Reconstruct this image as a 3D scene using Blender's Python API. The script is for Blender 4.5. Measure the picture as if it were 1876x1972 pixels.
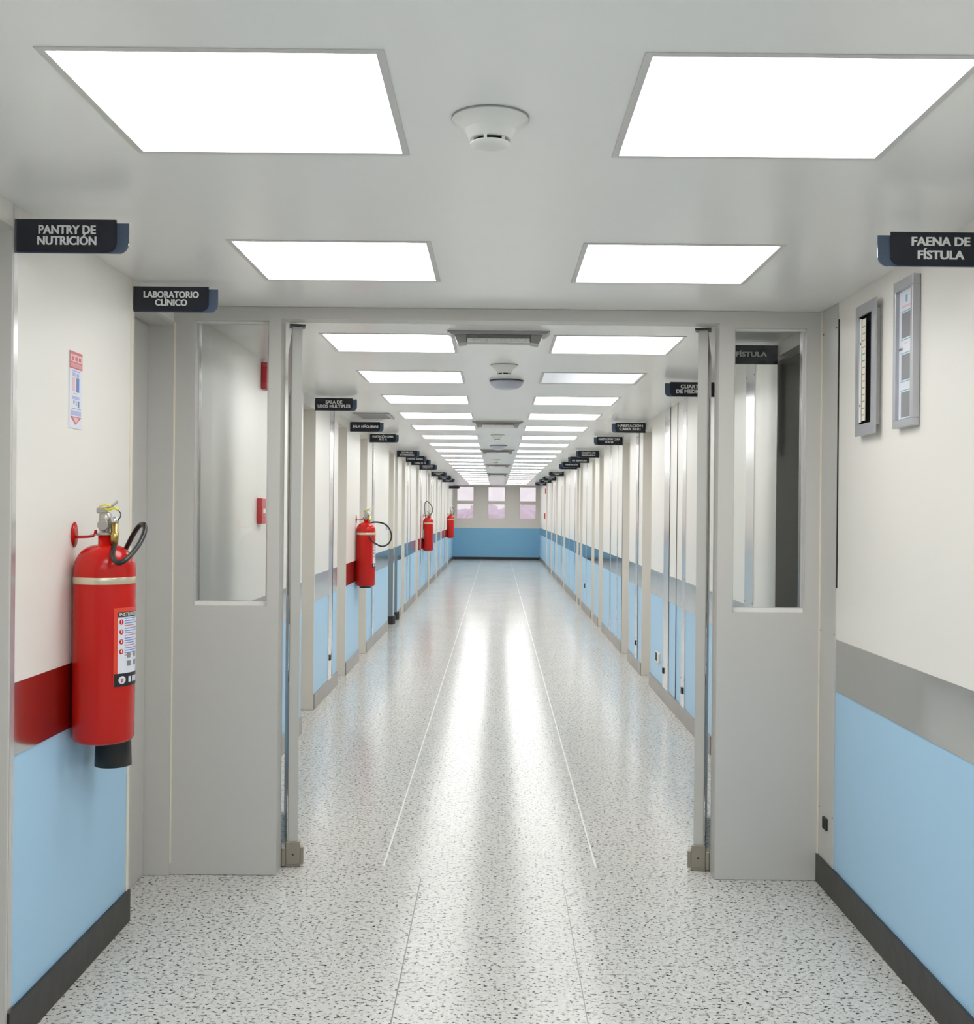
import bpy, bmesh, math, random
from mathutils import Matrix, Vector
R = math.radians
random.seed(7)
for o in list(bpy.data.objects):
    bpy.data.objects.remove(o)
SC = bpy.context.scene
COL = SC.collection

# ---------------------------------------------------------------- camera, world, exposure
F_PX, EYE, ROLL = 2200.0, 1.543, 0.0095      # focal length in pixels of the 1876 x 1972 frame, eye height, roll
VP = (957.0, 986.0)
cam_data = bpy.data.cameras.new('camera')
cam = bpy.data.objects.new('camera', cam_data)
COL.objects.link(cam)
cam_data.sensor_width = 36.0
cam_data.lens = F_PX / 1972.0 * 36.0
cam_data.shift_x = -(VP[0] - 938.0) / 1972.0
cam_data.clip_start, cam_data.clip_end = 0.05, 900
_c, _s = math.cos(ROLL), math.sin(ROLL)
cam.matrix_world = Matrix(((_c, -_s, 0, 0), (0, 0, -1, 0), (_s, _c, 0, EYE), (0, 0, 0, 1)))
SC.camera = cam

world = bpy.data.worlds.new('hazy_sky')
SC.world = world
world.use_nodes = True
wn = world.node_tree.nodes
wn['Background'].inputs[0].default_value = (1.0, 0.90, 0.98, 1)
wn['Background'].inputs[1].default_value = 0.97
PANEL_E = 8.2                                  # the ceiling panels are the only lamps
SC.view_settings.view_transform = 'Standard'
SC.view_settings.look = 'None'
SC.view_settings.gamma = 1
SC.view_settings.use_curve_mapping = False
SC.view_settings.exposure = 0.0
SC.cycles.max_bounces = 12
SC.cycles.diffuse_bounces = 6
SC.cycles.glossy_bounces = 5
SC.cycles.use_denoising = True
SC.cycles.sample_clamp_indirect = 8


def at(u, v, D):
    """The place in the corridor, D metres ahead of the eye, that the photograph shows at (u, v)."""
    k = F_PX / D
    a, b = (u - VP[0]) / k, (v - VP[1]) / k
    return Vector((a * _c + b * _s, D, EYE + a * _s - b * _c))


# ---------------------------------------------------------------- materials
def srgb(r, g, b):
    return tuple(((c / 255 + 0.055) / 1.055) ** 2.4 if c > 10 else c / 255 / 12.92 for c in (r, g, b)) + (1,)


def mat(name, col, rough=0.5, metal=0.0, spec=0.5, coat=0.0, bump=None, mottle=0.0):
    m = bpy.data.materials.new(name)
    m.use_nodes = True
    nt = m.node_tree
    b = nt.nodes['Principled BSDF']
    b.inputs['Base Color'].default_value = col
    b.inputs['Roughness'].default_value = rough
    b.inputs['Metallic'].default_value = metal
    b.inputs['Specular IOR Level'].default_value = spec
    b.inputs['Coat Weight'].default_value = coat
    b.inputs['Coat Roughness'].default_value = 0.08
    tc = nt.nodes.new('ShaderNodeTexCoord')
    if mottle:
        n = nt.nodes.new('ShaderNodeTexNoise')
        n.inputs['Scale'].default_value = 2.3
        n.inputs['Detail'].default_value = 4
        nt.links.new(tc.outputs['Object'], n.inputs['Vector'])
        mx = nt.nodes.new('ShaderNodeMixRGB')
        mx.inputs[1].default_value = tuple(c * (1 - mottle) for c in col[:3]) + (1,)
        mx.inputs[2].default_value = tuple(min(1, c * (1 + mottle)) for c in col[:3]) + (1,)
        nt.links.new(n.outputs['Fac'], mx.inputs[0])
        nt.links.new(mx.outputs[0], b.inputs['Base Color'])
    if bump:
        scale, strength, dist = bump
        n = nt.nodes.new('ShaderNodeTexNoise')
        n.inputs['Scale'].default_value = scale
        n.inputs['Detail'].default_value = 3
        nt.links.new(tc.outputs['Object'], n.inputs['Vector'])
        bp = nt.nodes.new('ShaderNodeBump')
        bp.inputs['Strength'].default_value = strength
        bp.inputs['Distance'].default_value = dist
        nt.links.new(n.outputs['Fac'], bp.inputs['Height'])
        nt.links.new(bp.outputs['Normal'], b.inputs['Normal'])
    return m


def emit(name, col, strength):
    m = bpy.data.materials.new(name)
    m.use_nodes = True
    nt = m.node_tree
    nt.nodes.remove(nt.nodes['Principled BSDF'])
    e = nt.nodes.new('ShaderNodeEmission')
    e.inputs[0].default_value = col
    e.inputs[1].default_value = strength
    nt.links.new(e.outputs[0], nt.nodes['Material Output'].inputs[0])
    return m


CREAM = mat('cream_paint', srgb(232, 229, 222), 0.34, mottle=0.015)
BLUE = mat('pale_blue_paint', srgb(166, 206, 234), 0.36, mottle=0.02)
DEEP_BLUE = mat('deep_blue_paint', srgb(122, 178, 212), 0.45, mottle=0.02)
CEIL = mat('gloss_white_ceiling', srgb(238, 238, 236), 0.24, spec=0.45, bump=(1.4, 0.12, 0.02), mottle=0.012)
GREY = mat('satin_grey_paint', srgb(198, 196, 191), 0.36, mottle=0.015)
GREY_WALL = mat('grey_end_wall_paint', srgb(224, 217, 208), 0.6)
LINING = mat('grey_door_lining', srgb(224, 219, 210), 0.3)
LINING_DARK = mat('dark_steel_lining', srgb(128, 126, 122), 0.3, metal=0.5)
STEEL = mat('stainless_steel', srgb(214, 213, 211), 0.13, metal=1.0, bump=(3.0, 0.05, 0.01))
STEEL_STRIP = mat('stainless_joint_cover', srgb(226, 224, 224), 0.22, metal=0.85)
STEEL_SKIRT = mat('dull_skirting_dark_reflection', srgb(66, 63, 60), 0.32, metal=0.85, bump=(9.0, 0.2, 0.01), mottle=0.12)  # dark tone stands in for what the near steel mirrors
STEEL_SKIRT_FAR = mat('worn_skirting_bright_reflection', srgb(158, 151, 142), 0.3, metal=0.85, bump=(9.0, 0.2, 0.01), mottle=0.16)  # same steel, lighter: grazing floor reflection put into the colour
FOOT = mat('black_rubber_skirting', srgb(38, 38, 42), 0.45)
DADO_SHADED = mat('shaded_blue_dado', srgb(126, 138, 146), 0.35)  # dado on jambs facing the viewer; their weaker light is in the colour
WHITE = mat('white_plastic', srgb(232, 232, 228), 0.4)
TRIM_WHITE = mat('white_light_frame', srgb(206, 204, 202), 0.4)
OFFWHITE = mat('cream_sealant', srgb(232, 224, 206), 0.5)
BLACK = mat('black_gap', srgb(20, 19, 19), 0.6)
DARK = mat('dark_plastic', srgb(34, 33, 34), 0.4)
NAVY = mat('gloss_navy_sign', srgb(30, 33, 44), 0.12, spec=0.5)
SLATE = mat('slate_acrylic', srgb(78, 92, 114), 0.1)
LETTER = mat('pale_sign_lettering', srgb(226, 228, 226), 0.45)
RED = mat('gloss_red_enamel', srgb(196, 22, 14), 0.2, spec=0.4)
RED_LIGHT = mat('orange_red_label', srgb(222, 70, 46), 0.35)
RED_SIGN = mat('washed_red_print', srgb(206, 112, 116), 0.4)
PINK_SIGN = mat('pink_print', srgb(228, 190, 196), 0.4)
PALE_SIGN = mat('bluish_white_vinyl', srgb(222, 224, 234), 0.3)
BLUE_PRINT = mat('blue_print', srgb(104, 132, 190), 0.4)
LILAC_PRINT = mat('lilac_print', srgb(176, 184, 220), 0.4)
GREY_PRINT = mat('grey_print', srgb(128, 130, 132), 0.35, mottle=0.25)
TEAL_PRINT = mat('teal_print', srgb(110, 176, 190), 0.4)
CHROME = mat('chrome', srgb(210, 210, 208), 0.15, metal=1.0)
CAST = mat('cast_metal', srgb(178, 174, 168), 0.35, metal=0.7)
BRASS = mat('brass', srgb(182, 156, 92), 0.28, metal=0.9)
YELLOW = mat('yellow_seal', srgb(232, 222, 70), 0.4)
RUBBER = mat('black_rubber', srgb(26, 26, 27), 0.32)
BAND = mat('ivory_foil_band', srgb(214, 204, 180), 0.22, metal=0.45)
LATCH = mat('worn_nickel', srgb(158, 150, 138), 0.3, metal=0.8)
ALARM = mat('alarm_red', srgb(190, 36, 44), 0.3)
DOME = mat('bluish_dome', srgb(182, 186, 200), 0.3)
FIXTURE = mat('grey_fixture', srgb(160, 158, 158), 0.4)
ALUM = mat('brushed_aluminium', srgb(186, 187, 192), 0.34, metal=0.6)
FIELD = mat('haze_tinted_field', srgb(246, 234, 241), 0.9, spec=0.0, mottle=0.06)  # field, foliage and bark: distance haze is mixed into the base colours
TREE = mat('haze_tinted_foliage', srgb(222, 212, 222), 0.9, spec=0.0)
BARK = mat('haze_tinted_bark', srgb(190, 170, 186), 0.9, spec=0.0)
PANEL = emit('lit_diffuser', (1.0, 0.995, 0.985, 1), PANEL_E)


def dim_panel():
    m = emit('half_failed_diffuser', (1, 1, 1, 1), PANEL_E)
    nt = m.node_tree
    e = [n for n in nt.nodes if n.type == 'EMISSION'][0]
    tc = nt.nodes.new('ShaderNodeTexCoord')
    sp = nt.nodes.new('ShaderNodeSeparateXYZ')
    nt.links.new(tc.outputs['Object'], sp.inputs[0])
    mr = nt.nodes.new('ShaderNodeMapRange')
    mr.inputs[1].default_value, mr.inputs[2].default_value = -0.24, -0.04
    mr.inputs[3].default_value, mr.inputs[4].default_value = 0.72, 1.15
    nt.links.new(sp.outputs[0], mr.inputs[0])
    nt.links.new(mr.outputs[0], e.inputs[1])
    e.inputs[0].default_value = (0.93, 0.97, 1.0, 1)
    return m


DIM = dim_panel()


def glass_mat():
    m = bpy.data.materials.new('clear_glass')
    m.use_nodes = True
    nt = m.node_tree
    nt.nodes.remove(nt.nodes['Principled BSDF'])
    tr = nt.nodes.new('ShaderNodeBsdfTransparent')
    tr.inputs[0].default_value = (0.975, 0.985, 0.98, 1)
    gl = nt.nodes.new('ShaderNodeBsdfGlossy')
    gl.inputs['Roughness'].default_value = 0.02
    fr = nt.nodes.new('ShaderNodeFresnel')
    fr.inputs[0].default_value = 1.45
    mx = nt.nodes.new('ShaderNodeMixShader')
    nt.links.new(fr.outputs[0], mx.inputs[0])
    nt.links.new(tr.outputs[0], mx.inputs[1])
    nt.links.new(gl.outputs[0], mx.inputs[2])
    nt.links.new(mx.outputs[0], nt.nodes['Material Output'].inputs[0])
    return m


GLASS = glass_mat()


def floor_mat():
    m = bpy.data.materials.new('polished_speckled_floor')
    m.use_nodes = True
    nt = m.node_tree
    N, L = nt.nodes.new, nt.links.new
    b = nt.nodes['Principled BSDF']
    tc = N('ShaderNodeTexCoord')

    def noise(scale, detail, sx=1, sy=1):
        mp = N('ShaderNodeMapping')
        mp.inputs['Scale'].default_value = (sx, sy, 1)
        L(tc.outputs['Object'], mp.inputs[0])
        n = N('ShaderNodeTexNoise')
        n.inputs['Scale'].default_value = scale
        n.inputs['Detail'].default_value = detail
        L(mp.outputs[0], n.inputs['Vector'])
        return n.outputs['Fac']

    def ramp(fac, p0, p1):
        mr = N('ShaderNodeMapRange')
        mr.inputs[1].default_value, mr.inputs[2].default_value = p0, p1
        L(fac, mr.inputs[0])
        return mr.outputs[0]

    def mix(fac, a, c):
        mx = N('ShaderNodeMixRGB')
        L(fac, mx.inputs[0])
        for i, x in ((1, a), (2, c)):
            if isinstance(x, tuple):
                mx.inputs[i].default_value = x
            else:
                L(x, mx.inputs[i])
        return mx.outputs[0]

    def math_(op, a, c=None):
        n = N('ShaderNodeMath')
        n.operation = op
        for i, x in enumerate((a, c)):
            if x is None:
                continue
            if isinstance(x, (int, float)):
                n.inputs[i].default_value = x
            else:
                L(x, n.inputs[i])
        return n.outputs[0]
    col = mix(noise(1.1, 3), srgb(192, 192, 188), srgb(202, 202, 198))
    col = mix(ramp(noise(55, 2, 1.0, 0.7), 0.53, 0.62), col, srgb(206, 206, 201))
    col = mix(ramp(noise(62, 2, 1.0, 0.8), 0.585, 0.63), col, srgb(166, 165, 160))
    col = mix(ramp(noise(78, 3, 0.8, 1.15), 0.592, 0.622), col, srgb(58, 58, 56))
    sp = N('ShaderNodeSeparateXYZ')
    L(tc.outputs['Object'], sp.inputs[0])
    x, y = sp.outputs[0], sp.outputs[1]
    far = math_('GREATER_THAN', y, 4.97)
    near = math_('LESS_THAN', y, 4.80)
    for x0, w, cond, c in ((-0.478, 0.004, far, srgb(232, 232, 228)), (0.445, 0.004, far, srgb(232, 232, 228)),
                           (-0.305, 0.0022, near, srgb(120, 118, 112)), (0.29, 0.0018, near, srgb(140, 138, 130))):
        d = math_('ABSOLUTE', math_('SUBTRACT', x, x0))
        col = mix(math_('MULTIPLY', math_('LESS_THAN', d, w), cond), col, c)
    L(col, b.inputs['Base Color'])
    r = N('ShaderNodeMapRange')
    r.inputs[3].default_value, r.inputs[4].default_value = 0.12, 0.20
    L(noise(2.0, 3), r.inputs[0])
    L(r.outputs[0], b.inputs['Roughness'])
    b.inputs['Specular IOR Level'].default_value = 0.085
    bp = N('ShaderNodeBump')
    bp.inputs['Strength'].default_value = 0.14
    bp.inputs['Distance'].default_value = 0.01
    L(noise(5.0, 2, 0.5, 2.6), bp.inputs['Height'])
    L(bp.outputs['Normal'], b.inputs['Normal'])
    return m


FLOOR = floor_mat()


# ---------------------------------------------------------------- mesh helpers
class MB:
    """Collects shapes, each with its own material, and links them as one mesh object."""

    def __init__(self):
        self.v, self.f, self.mi, self.mats, self.sm = [], [], [], [], []

    def _m(self, m):
        if m not in self.mats:
            self.mats.append(m)
        return self.mats.index(m)

    def face(self, pts, m, smooth=False):
        n = len(self.v)
        self.v += [tuple(p) for p in pts]
        self.f.append(tuple(range(n, n + len(pts))))
        self.mi.append(self._m(m))
        self.sm.append(smooth)

    def add(self, verts, faces, m, smooth=False):
        n = len(self.v)
        self.v += [tuple(p) for p in verts]
        k = self._m(m)
        for f in faces:
            self.f.append(tuple(i + n for i in f))
            self.mi.append(k)
            self.sm.append(smooth)

    def box(self, x0, x1, y0, y1, z0, z1, m, bev=0.0, skip=''):
        x0, x1 = min(x0, x1), max(x0, x1)
        y0, y1 = min(y0, y1), max(y0, y1)
        z0, z1 = min(z0, z1), max(z0, z1)
        if bev:
            bm = bmesh.new()
            bmesh.ops.create_cube(bm, size=1)
            for w in bm.verts:
                w.co = ((x0 + x1) / 2 + w.co.x * (x1 - x0), (y0 + y1) / 2 + w.co.y * (y1 - y0), (z0 + z1) / 2 + w.co.z * (z1 - z0))
            bmesh.ops.bevel(bm, geom=bm.edges[:], offset=bev, segments=2, affect='EDGES', profile=0.5)
            bm.verts.index_update()
            self.add([w.co[:] for w in bm.verts], [[w.index for w in f.verts] for f in bm.faces], m)
            bm.free()
            return self
        v = [(x0, y0, z0), (x1, y0, z0), (x1, y1, z0), (x0, y1, z0), (x0, y0, z1), (x1, y0, z1), (x1, y1, z1), (x0, y1, z1)]
        self.add(v, [(0, 3, 2, 1), (4, 5, 6, 7), (0, 1, 5, 4), (1, 2, 6, 5), (2, 3, 7, 6), (3, 0, 4, 7)], m)
        return self

    def prism(self, poly, axis, a, b, m):
        """poly: 2-D outline in the plane square to axis ('x': (y, z), 'y': (x, z), 'z': (x, y)), swept from a to b."""
        def p3(p, t):
            return {'x': (t, p[0], p[1]), 'y': (p[0], t, p[1]), 'z': (p[0], p[1], t)}[axis]
        n = len(poly)
        v = [p3(p, a) for p in poly] + [p3(p, b) for p in poly]
        f = [tuple(range(n)), tuple(range(2 * n - 1, n - 1, -1))] + [(i, i + n, (i + 1) % n + n, (i + 1) % n) for i in range(n)]
        self.add(v, f, m)
        return self

    def lathe(self, prof, m, c=(0, 0, 0), seg=32, smooth=True, axis='z'):
        v, f = [], []
        for r, z in prof:
            for i in range(seg):
                t = 2 * math.pi * i / seg
                p = (r * math.cos(t), r * math.sin(t), z)
                if axis == 'x':
                    p = (p[2], p[0], p[1])
                elif axis == 'y':
                    p = (p[0], p[2], p[1])
                v.append((c[0] + p[0], c[1] + p[1], c[2] + p[2]))
        for j in range(len(prof) - 1):
            for i in range(seg):
                k = (i + 1) % seg
                f.append((j * seg + i, j * seg + k, (j + 1) * seg + k, (j + 1) * seg + i))
        self.add(v, f, m, smooth)
        if prof[0][0] > 1e-5:
            self.add(v[:seg], [tuple(range(seg - 1, -1, -1))], m)
        if prof[-1][0] > 1e-5:
            self.add(v[-seg:], [tuple(range(seg))], m)
        return self

    def tube(self, pts, r, m, seg=10, sub=6, closed=False):
        pts = [Vector(p) for p in pts]
        if sub > 1 and len(pts) > 2:                        # Catmull-Rom through the points
            out, n = [], len(pts)
            for i in range(n if closed else n - 1):
                p0 = pts[(i - 1) % n] if closed or i else pts[0]
                p1, p2 = pts[i], pts[(i + 1) % n]
                p3 = pts[(i + 2) % n] if closed or i + 2 < n else pts[-1]
                for k in range(sub):
                    t = k / sub
                    out.append(0.5 * ((2 * p1) + (p2 - p0) * t + (2 * p0 - 5 * p1 + 4 * p2 - p3) * t * t + (3 * p1 - p0 - 3 * p2 + p3) * t ** 3))
            if not closed:
                out.append(pts[-1])
            pts = out
        n = len(pts)
        v, f = [], []
        d0 = (pts[1] - pts[0]).normalized()
        nrm = d0.orthogonal().normalized()
        for i, p in enumerate(pts):
            d = (pts[(i + 1) % n] - pts[i - 1]) if closed or 0 < i < n - 1 else (pts[1] - pts[0] if i == 0 else pts[-1] - pts[-2])
            d.normalize()
            nrm = (nrm - d * nrm.dot(d)).normalized()
            bn = d.cross(nrm)
            for k in range(seg):
                t = 2 * math.pi * k / seg
                v.append(tuple(p + (nrm * math.cos(t) + bn * math.sin(t)) * r))
        for i in range(n if closed else n - 1):
            j = (i + 1) % n
            for k in range(seg):
                q = (k + 1) % seg
                f.append((i * seg + k, i * seg + q, j * seg + q, j * seg + k))
        self.add(v, f, m, True)
        if not closed:
            self.add(v[:seg], [tuple(range(seg - 1, -1, -1))], m)
            self.add(v[-seg:], [tuple(range(seg))], m)
        return self

    def build(self, name, parent=None, loc=None):
        me = bpy.data.meshes.new(name)
        me.from_pydata(self.v, [], self.f)
        for m in self.mats:
            me.materials.append(m)
        me.polygons.foreach_set('material_index', self.mi)
        me.polygons.foreach_set('use_smooth', self.sm)
        bm = bmesh.new()
        bm.from_mesh(me)
        bmesh.ops.remove_doubles(bm, verts=bm.verts, dist=1e-6)
        bmesh.ops.recalc_face_normals(bm, faces=bm.faces)
        bm.to_mesh(me)
        bm.free()
        return link(name, me, parent, loc)


def link(name, me, parent=None, loc=None):
    o = bpy.data.objects.new(name, me)
    COL.objects.link(o)
    if parent:
        o.parent = parent
    if loc:
        o.location = loc
    return o


def tag(o, label, cat, group=None):
    o['label'], o['category'] = label, cat
    if group:
        o['group'] = group
    return o


def thing(name, label, cat, loc=(0, 0, 0), group=None):
    o = bpy.data.objects.new(name, None)
    COL.objects.link(o)
    o.empty_display_size = 0.1
    o.location = loc
    return tag(o, label, cat, group)


def struct(o, label=None):
    o['kind'] = 'structure'
    if label:
        o['label'] = label
    return o


def text_data(body, size, bold=0.0, depth=0.001, align='CENTER', pitch=0.88):
    """(vertices, faces) of raised lettering lying in the x-z plane, facing -y, centred on the origin."""
    cu = bpy.data.curves.new('lettering_outline', 'FONT')
    cu.body = body
    cu.size = size
    cu.align_x = align
    cu.align_y = 'CENTER'
    cu.offset = bold * size
    cu.extrude = depth / 2
    cu.resolution_u = 3
    cu.space_line = pitch
    o = bpy.data.objects.new('lettering_outline', cu)
    COL.objects.link(o)
    dg = bpy.context.evaluated_depsgraph_get()
    me = bpy.data.meshes.new_from_object(o.evaluated_get(dg))
    v = [(p.co.x, -p.co.z, p.co.y) for p in me.vertices]
    f = [tuple(p.vertices) for p in me.polygons]
    bpy.data.objects.remove(o)
    bpy.data.curves.remove(cu)
    bpy.data.meshes.remove(me)
    return v, f


ORD = ['first', 'second', 'third', 'fourth', 'fifth', 'sixth', 'seventh', 'eighth', 'ninth', 'tenth', 'eleventh', 'twelfth', 'thirteenth',
       'fourteenth', 'fifteenth', 'sixteenth', 'seventeenth', 'eighteenth', 'nineteenth', 'twentieth', 'twenty-first', 'twenty-second',
       'twenty-third', 'twenty-fourth', 'twenty-fifth', 'twenty-sixth', 'twenty-seventh', 'twenty-eighth']
SIDE = {-1: 'extinguisher', 1: 'poster'}        # the wall with the fire extinguishers; the wall with the framed poster

H, Y_BACK, Y_END = 2.40, -3.0, 37.0
HEAD = 2.33                                      # underside of the door lintels
Y_PART = 4.82                                    # front of the partition that crosses the corridor

# ---------------------------------------------------------------- floor and ceiling (with the light openings cut out)
struct(MB().box(-1.75, 1.75, Y_BACK - 0.2, Y_END + 0.3, -0.15, 0.0, FLOOR).build('floor'), 'polished pale speckled hospital corridor floor')

LX = {-1: (-0.866, -0.222), 1: (0.272, 0.908)}
LEN = 0.62
ROWS = [-2.05, -0.55, 0.95, 2.435, 3.94] + [5.835 + 1.462 * k for k in range(21)]
xs = sorted({-1.75, 1.75, *LX[-1], *LX[1]})
ys = sorted({Y_BACK - 0.2, Y_END + 0.3, *[y - LEN / 2 for y in ROWS], *[y + LEN / 2 for y in ROWS]})
cm = MB()
cell = {}
for i in range(len(xs) - 1):
    for j in range(len(ys) - 1):
        hole = any(abs(xs[i] - LX[s][0]) < 1e-6 for s in LX) and any(abs(ys[j] - (y - LEN / 2)) < 1e-6 for y in ROWS)
        cell[i, j] = not hole
for (i, j), solid in cell.items():
    if not solid:
        continue
    x0, x1, y0, y1 = xs[i], xs[i + 1], ys[j], ys[j + 1]
    cm.face([(x0, y0, H), (x0, y1, H), (x1, y1, H), (x1, y0, H)], CEIL)
    cm.face([(x0, y0, H + .1), (x1, y0, H + .1), (x1, y1, H + .1), (x0, y1, H + .1)], CEIL)
    for di, dj, e in ((-1, 0, ((x0, y0), (x0, y1))), (1, 0, ((x1, y1), (x1, y0))), (0, -1, ((x1, y0), (x0, y0))), (0, 1, ((x0, y1), (x1, y1)))):
        if not cell.get((i + di, j + dj), False):
            (ax, ay), (bx, by) = e
            cm.face([(ax, ay, H), (bx, by, H), (bx, by, H + .1), (ax, ay, H + .1)], TRIM_WHITE)
struct(cm.build('ceiling'), 'glossy white painted corridor ceiling')


# ---------------------------------------------------------------- walls, doors, skirting, guard rails, joint covers
RAIL_Z = (0.836, 1.044)
SKIRT = 0.118
counts = {'door': 0, 'trim': 0, 'base': 0}
rails = {-1: [], 1: []}


def wall(name, s, X, y0, y1, openings, label, head=HEAD, thick=0.16, cut=()):
    m = MB()
    xo = X + s * thick
    segs, y = [], y0
    for a, b in openings:
        segs.append((y, a))
        y = b
    segs.append((y, y1))
    for a, b in segs:
        m.box(X, xo, a, b, 0, 0.94, BLUE)
        m.box(X, xo, a, b, 0.94, H, CREAM)
    for a, b in openings:
        m.box(X, xo, a, b, head, H, CREAM)
    struct(m.build(name), label)
    bm = MB()
    for a, b in segs:
        if b - a > 0.05:
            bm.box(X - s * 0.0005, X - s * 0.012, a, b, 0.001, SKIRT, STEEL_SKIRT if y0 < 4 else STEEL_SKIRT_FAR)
            rails[s].append((X, a, b))
    counts['base'] += 1
    struct(bm.build('baseboard_' + ('west' if s < 0 else 'east') + ('' if counts['base'] < 3 else '_%d' % counts['base'])),
           'dull steel skirting along the ' + SIDE[s] + ' wall')


def door(s, X, a, b, head=HEAD, lining=LINING, depth=0.105, guard=False):
    counts['door'] += 1
    xi = X + s * depth
    m = MB()
    m.box(xi, xi + s * 0.04, a + 0.014, b - 0.014, 0.004, head - 0.014, GREY)
    d = struct(m.build('door_%d' % counts['door']), 'grey door set back in the ' + SIDE[s] + ' wall')
    fr = MB()
    for p, q in ((a, a + 0.012), (b - 0.012, b)):
        fr.box(X - s * 0.004, X + s * 0.158, p, q, 0.001, head, lining)
    fr.box(X - s * 0.004, X + s * 0.158, a + .012, b - .012, head - 0.012, head, lining)
    fr.build('door_frame', d)
    hb = MB()
    yk = a + 0.09
    hb.lathe([(0.022, 0), (0.022, 0.008), (0.009, 0.009), (0.009, 0.04)], CHROME, (0, yk, 1.0), 14, True, 'x')
    for i, (vx, vy, vz) in enumerate(hb.v):
        hb.v[i] = (xi - s * vx, vy, vz)
    hb.box(xi - s * 0.034, xi - s * 0.046, yk - 0.008, yk + 0.11, 0.992, 1.008, CHROME, 0.003)
    hb.build('door_handle', d)
    if guard:
        g = MB()
        g.box(X - s * 0.006, X + s * 0.10, b - 0.022, b - 0.0125, 0.11, 1.03, DADO_SHADED)
        g.build('dado_guard', d)
        g = MB()
        g.box(X - s * 0.012, X + s * 0.10, b - 0.030, b - 0.0125, 0.002, 0.11, FOOT)
        g.box(X - s * 0.03, X + s * 0.0, b + 0.04, b + 0.12, 0.002, 0.11, FOOT)
        g.build('skirting_return', d)


XL, XLF, XLM = -1.37, -1.41, -1.345
XR, XRF = 1.37, 1.39
near_l = [(2.28, 3.215), (4.275, Y_PART)]
near_r = [(2.2, 3.12)]
far_l = [(10.10, 10.69), (11.72, 12.36), (14.84, 15.55), (15.75, 16.2), (16.9, 17.45), (19.85, 20.5), (23.4, 24.0), (26.4, 27.0), (28.6, 29.2), (32.5, 33.2)]
far_r = [(6.72, 7.32), (10.26, 10.88), (11.95, 12.58), (14.9, 15.5), (16.2, 16.65), (18.5, 19.0), (19.3, 19.8), (23.1, 23.7), (26.2, 26.8), (28.5, 29.1), (31.4, 32.0)]
wall('wall_west', -1, XL, Y_BACK, Y_PART, near_l, 'near cream and pale blue wall that carries the large fire extinguisher')
wall('wall_east', 1, XR, Y_BACK, Y_PART, near_r, 'near cream and pale blue wall that carries the framed poster')
wall('wall_west_2', -1, XLM, Y_PART + 0.1, 7.9, [], 'cream wall with red alarms behind the glazed partition')
wall('wall_west_3', -1, XLF, 8.84, Y_END, far_l, 'long cream and pale blue wall with the smaller fire extinguishers')
wall('wall_east_2', 1, XRF, Y_PART + 0.1, Y_END, [(4.96, 5.68)] + far_r, 'long cream and pale blue wall opposite the small extinguishers')
m = MB()
m.box(XLF, XLF - 0.16, 7.9, 8.84, HEAD, H, CREAM)
struct(m.build('lintel'), 'cream lintel over the doorway past the partition')
for a, b in near_l[:1]:
    door(-1, XL, a, b, lining=GREY)
door(-1, XL, 4.275, Y_PART - 0.002, lining=GREY)
for a, b in near_r:
    door(1, XR, a, b)
door(-1, XLF, 7.9, 8.84)
for i, (a, b) in enumerate(far_l):
    door(-1, XLF, a, b, guard=i in (2, 3))
door(1, XRF, 4.96, 5.68, head=2.30, lining=LINING_DARK, depth=0.15)
for a, b in far_r:
    door(1, XRF, a, b)

for s in (-1, 1):
    n = 0
    for X, a, b in sorted(rails[s], key=lambda t: t[1]):
        if s > 0 and a < 4 < b:
            b = 4.59
        if b < 2.4:
            continue
        o = MB().box(X - s * 0.0005, X - s * 0.003, a + 0.004, b - 0.004, RAIL_Z[0], RAIL_Z[1], STEEL).build('wall_guard_band')
        tag(o, 'stainless steel guard band on the %s wall, %s length going down the corridor' % (SIDE[s], ORD[n]), 'wall guard', 'stainless wall guard bands')
        n += 1


def strip(s, X, a, b, m=None, z0=SKIRT, t=0.004, label=None):
    counts['trim'] += 1
    mb = MB().box(X - s * 0.0005, X - s * t, a, b, z0, H - 0.002, m or STEEL_STRIP)
    for z in (0.32, 1.06, 2.30):
        for y in (a + 0.012, b - 0.012):
            if b - a > 0.06:
                mb.box(X - s * t, X - s * (t + 0.0015), y - 0.003, y + 0.003, z - 0.003, z + 0.003, DARK)
    return struct(mb.build('trim_%d' % counts['trim']), label or 'steel joint cover strip on the ' + SIDE[s] + ' wall')


for a, b in ((6.17, 6.38), (8.38, 8.54), (9.18, 9.47), (11.2, 11.38), (13.1, 13.16), (13.86, 13.96), (17.6, 17.7), (20.2, 20.4), (21.8, 21.9), (24.3, 24.6), (27.3, 27.5), (29.6, 29.8)):
    strip(1, XRF, a, b)
for y in (8.80, 9.17, 11.19, 12.62, 13.97):
    strip(1, XRF, y, y + 0.006, DARK, t=0.0045, label='dark joint line on the poster wall')
for a, b in ((9.60, 9.80), (13.0, 13.12), (17.9, 18.1), (21.0, 21.3), (24.3, 24.5), (25.3, 25.4), (27.8, 27.95), (30.6, 30.8)):
    strip(-1, XLF, a, b)
for y in (9.82, 12.9, 18.6, 22.8, 23.3):
    strip(-1, XLF, y, y + 0.006, DARK, t=0.0045, label='dark joint line on the extinguisher wall')
strip(-1, XL, 4.252, 4.273, OFFWHITE, z0=0, t=0.004, label='cream edge bead at the end of the extinguisher wall')
strip(-1, XL, 3.217, 3.245, STEEL_STRIP, t=0.004, label='steel edge strip beside the doorway of the extinguisher wall')
strip(1, XR, 4.60, 4.81, GREY, z0=SKIRT, t=0.004, label='grey joint cover beside the partition on the poster wall')
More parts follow.
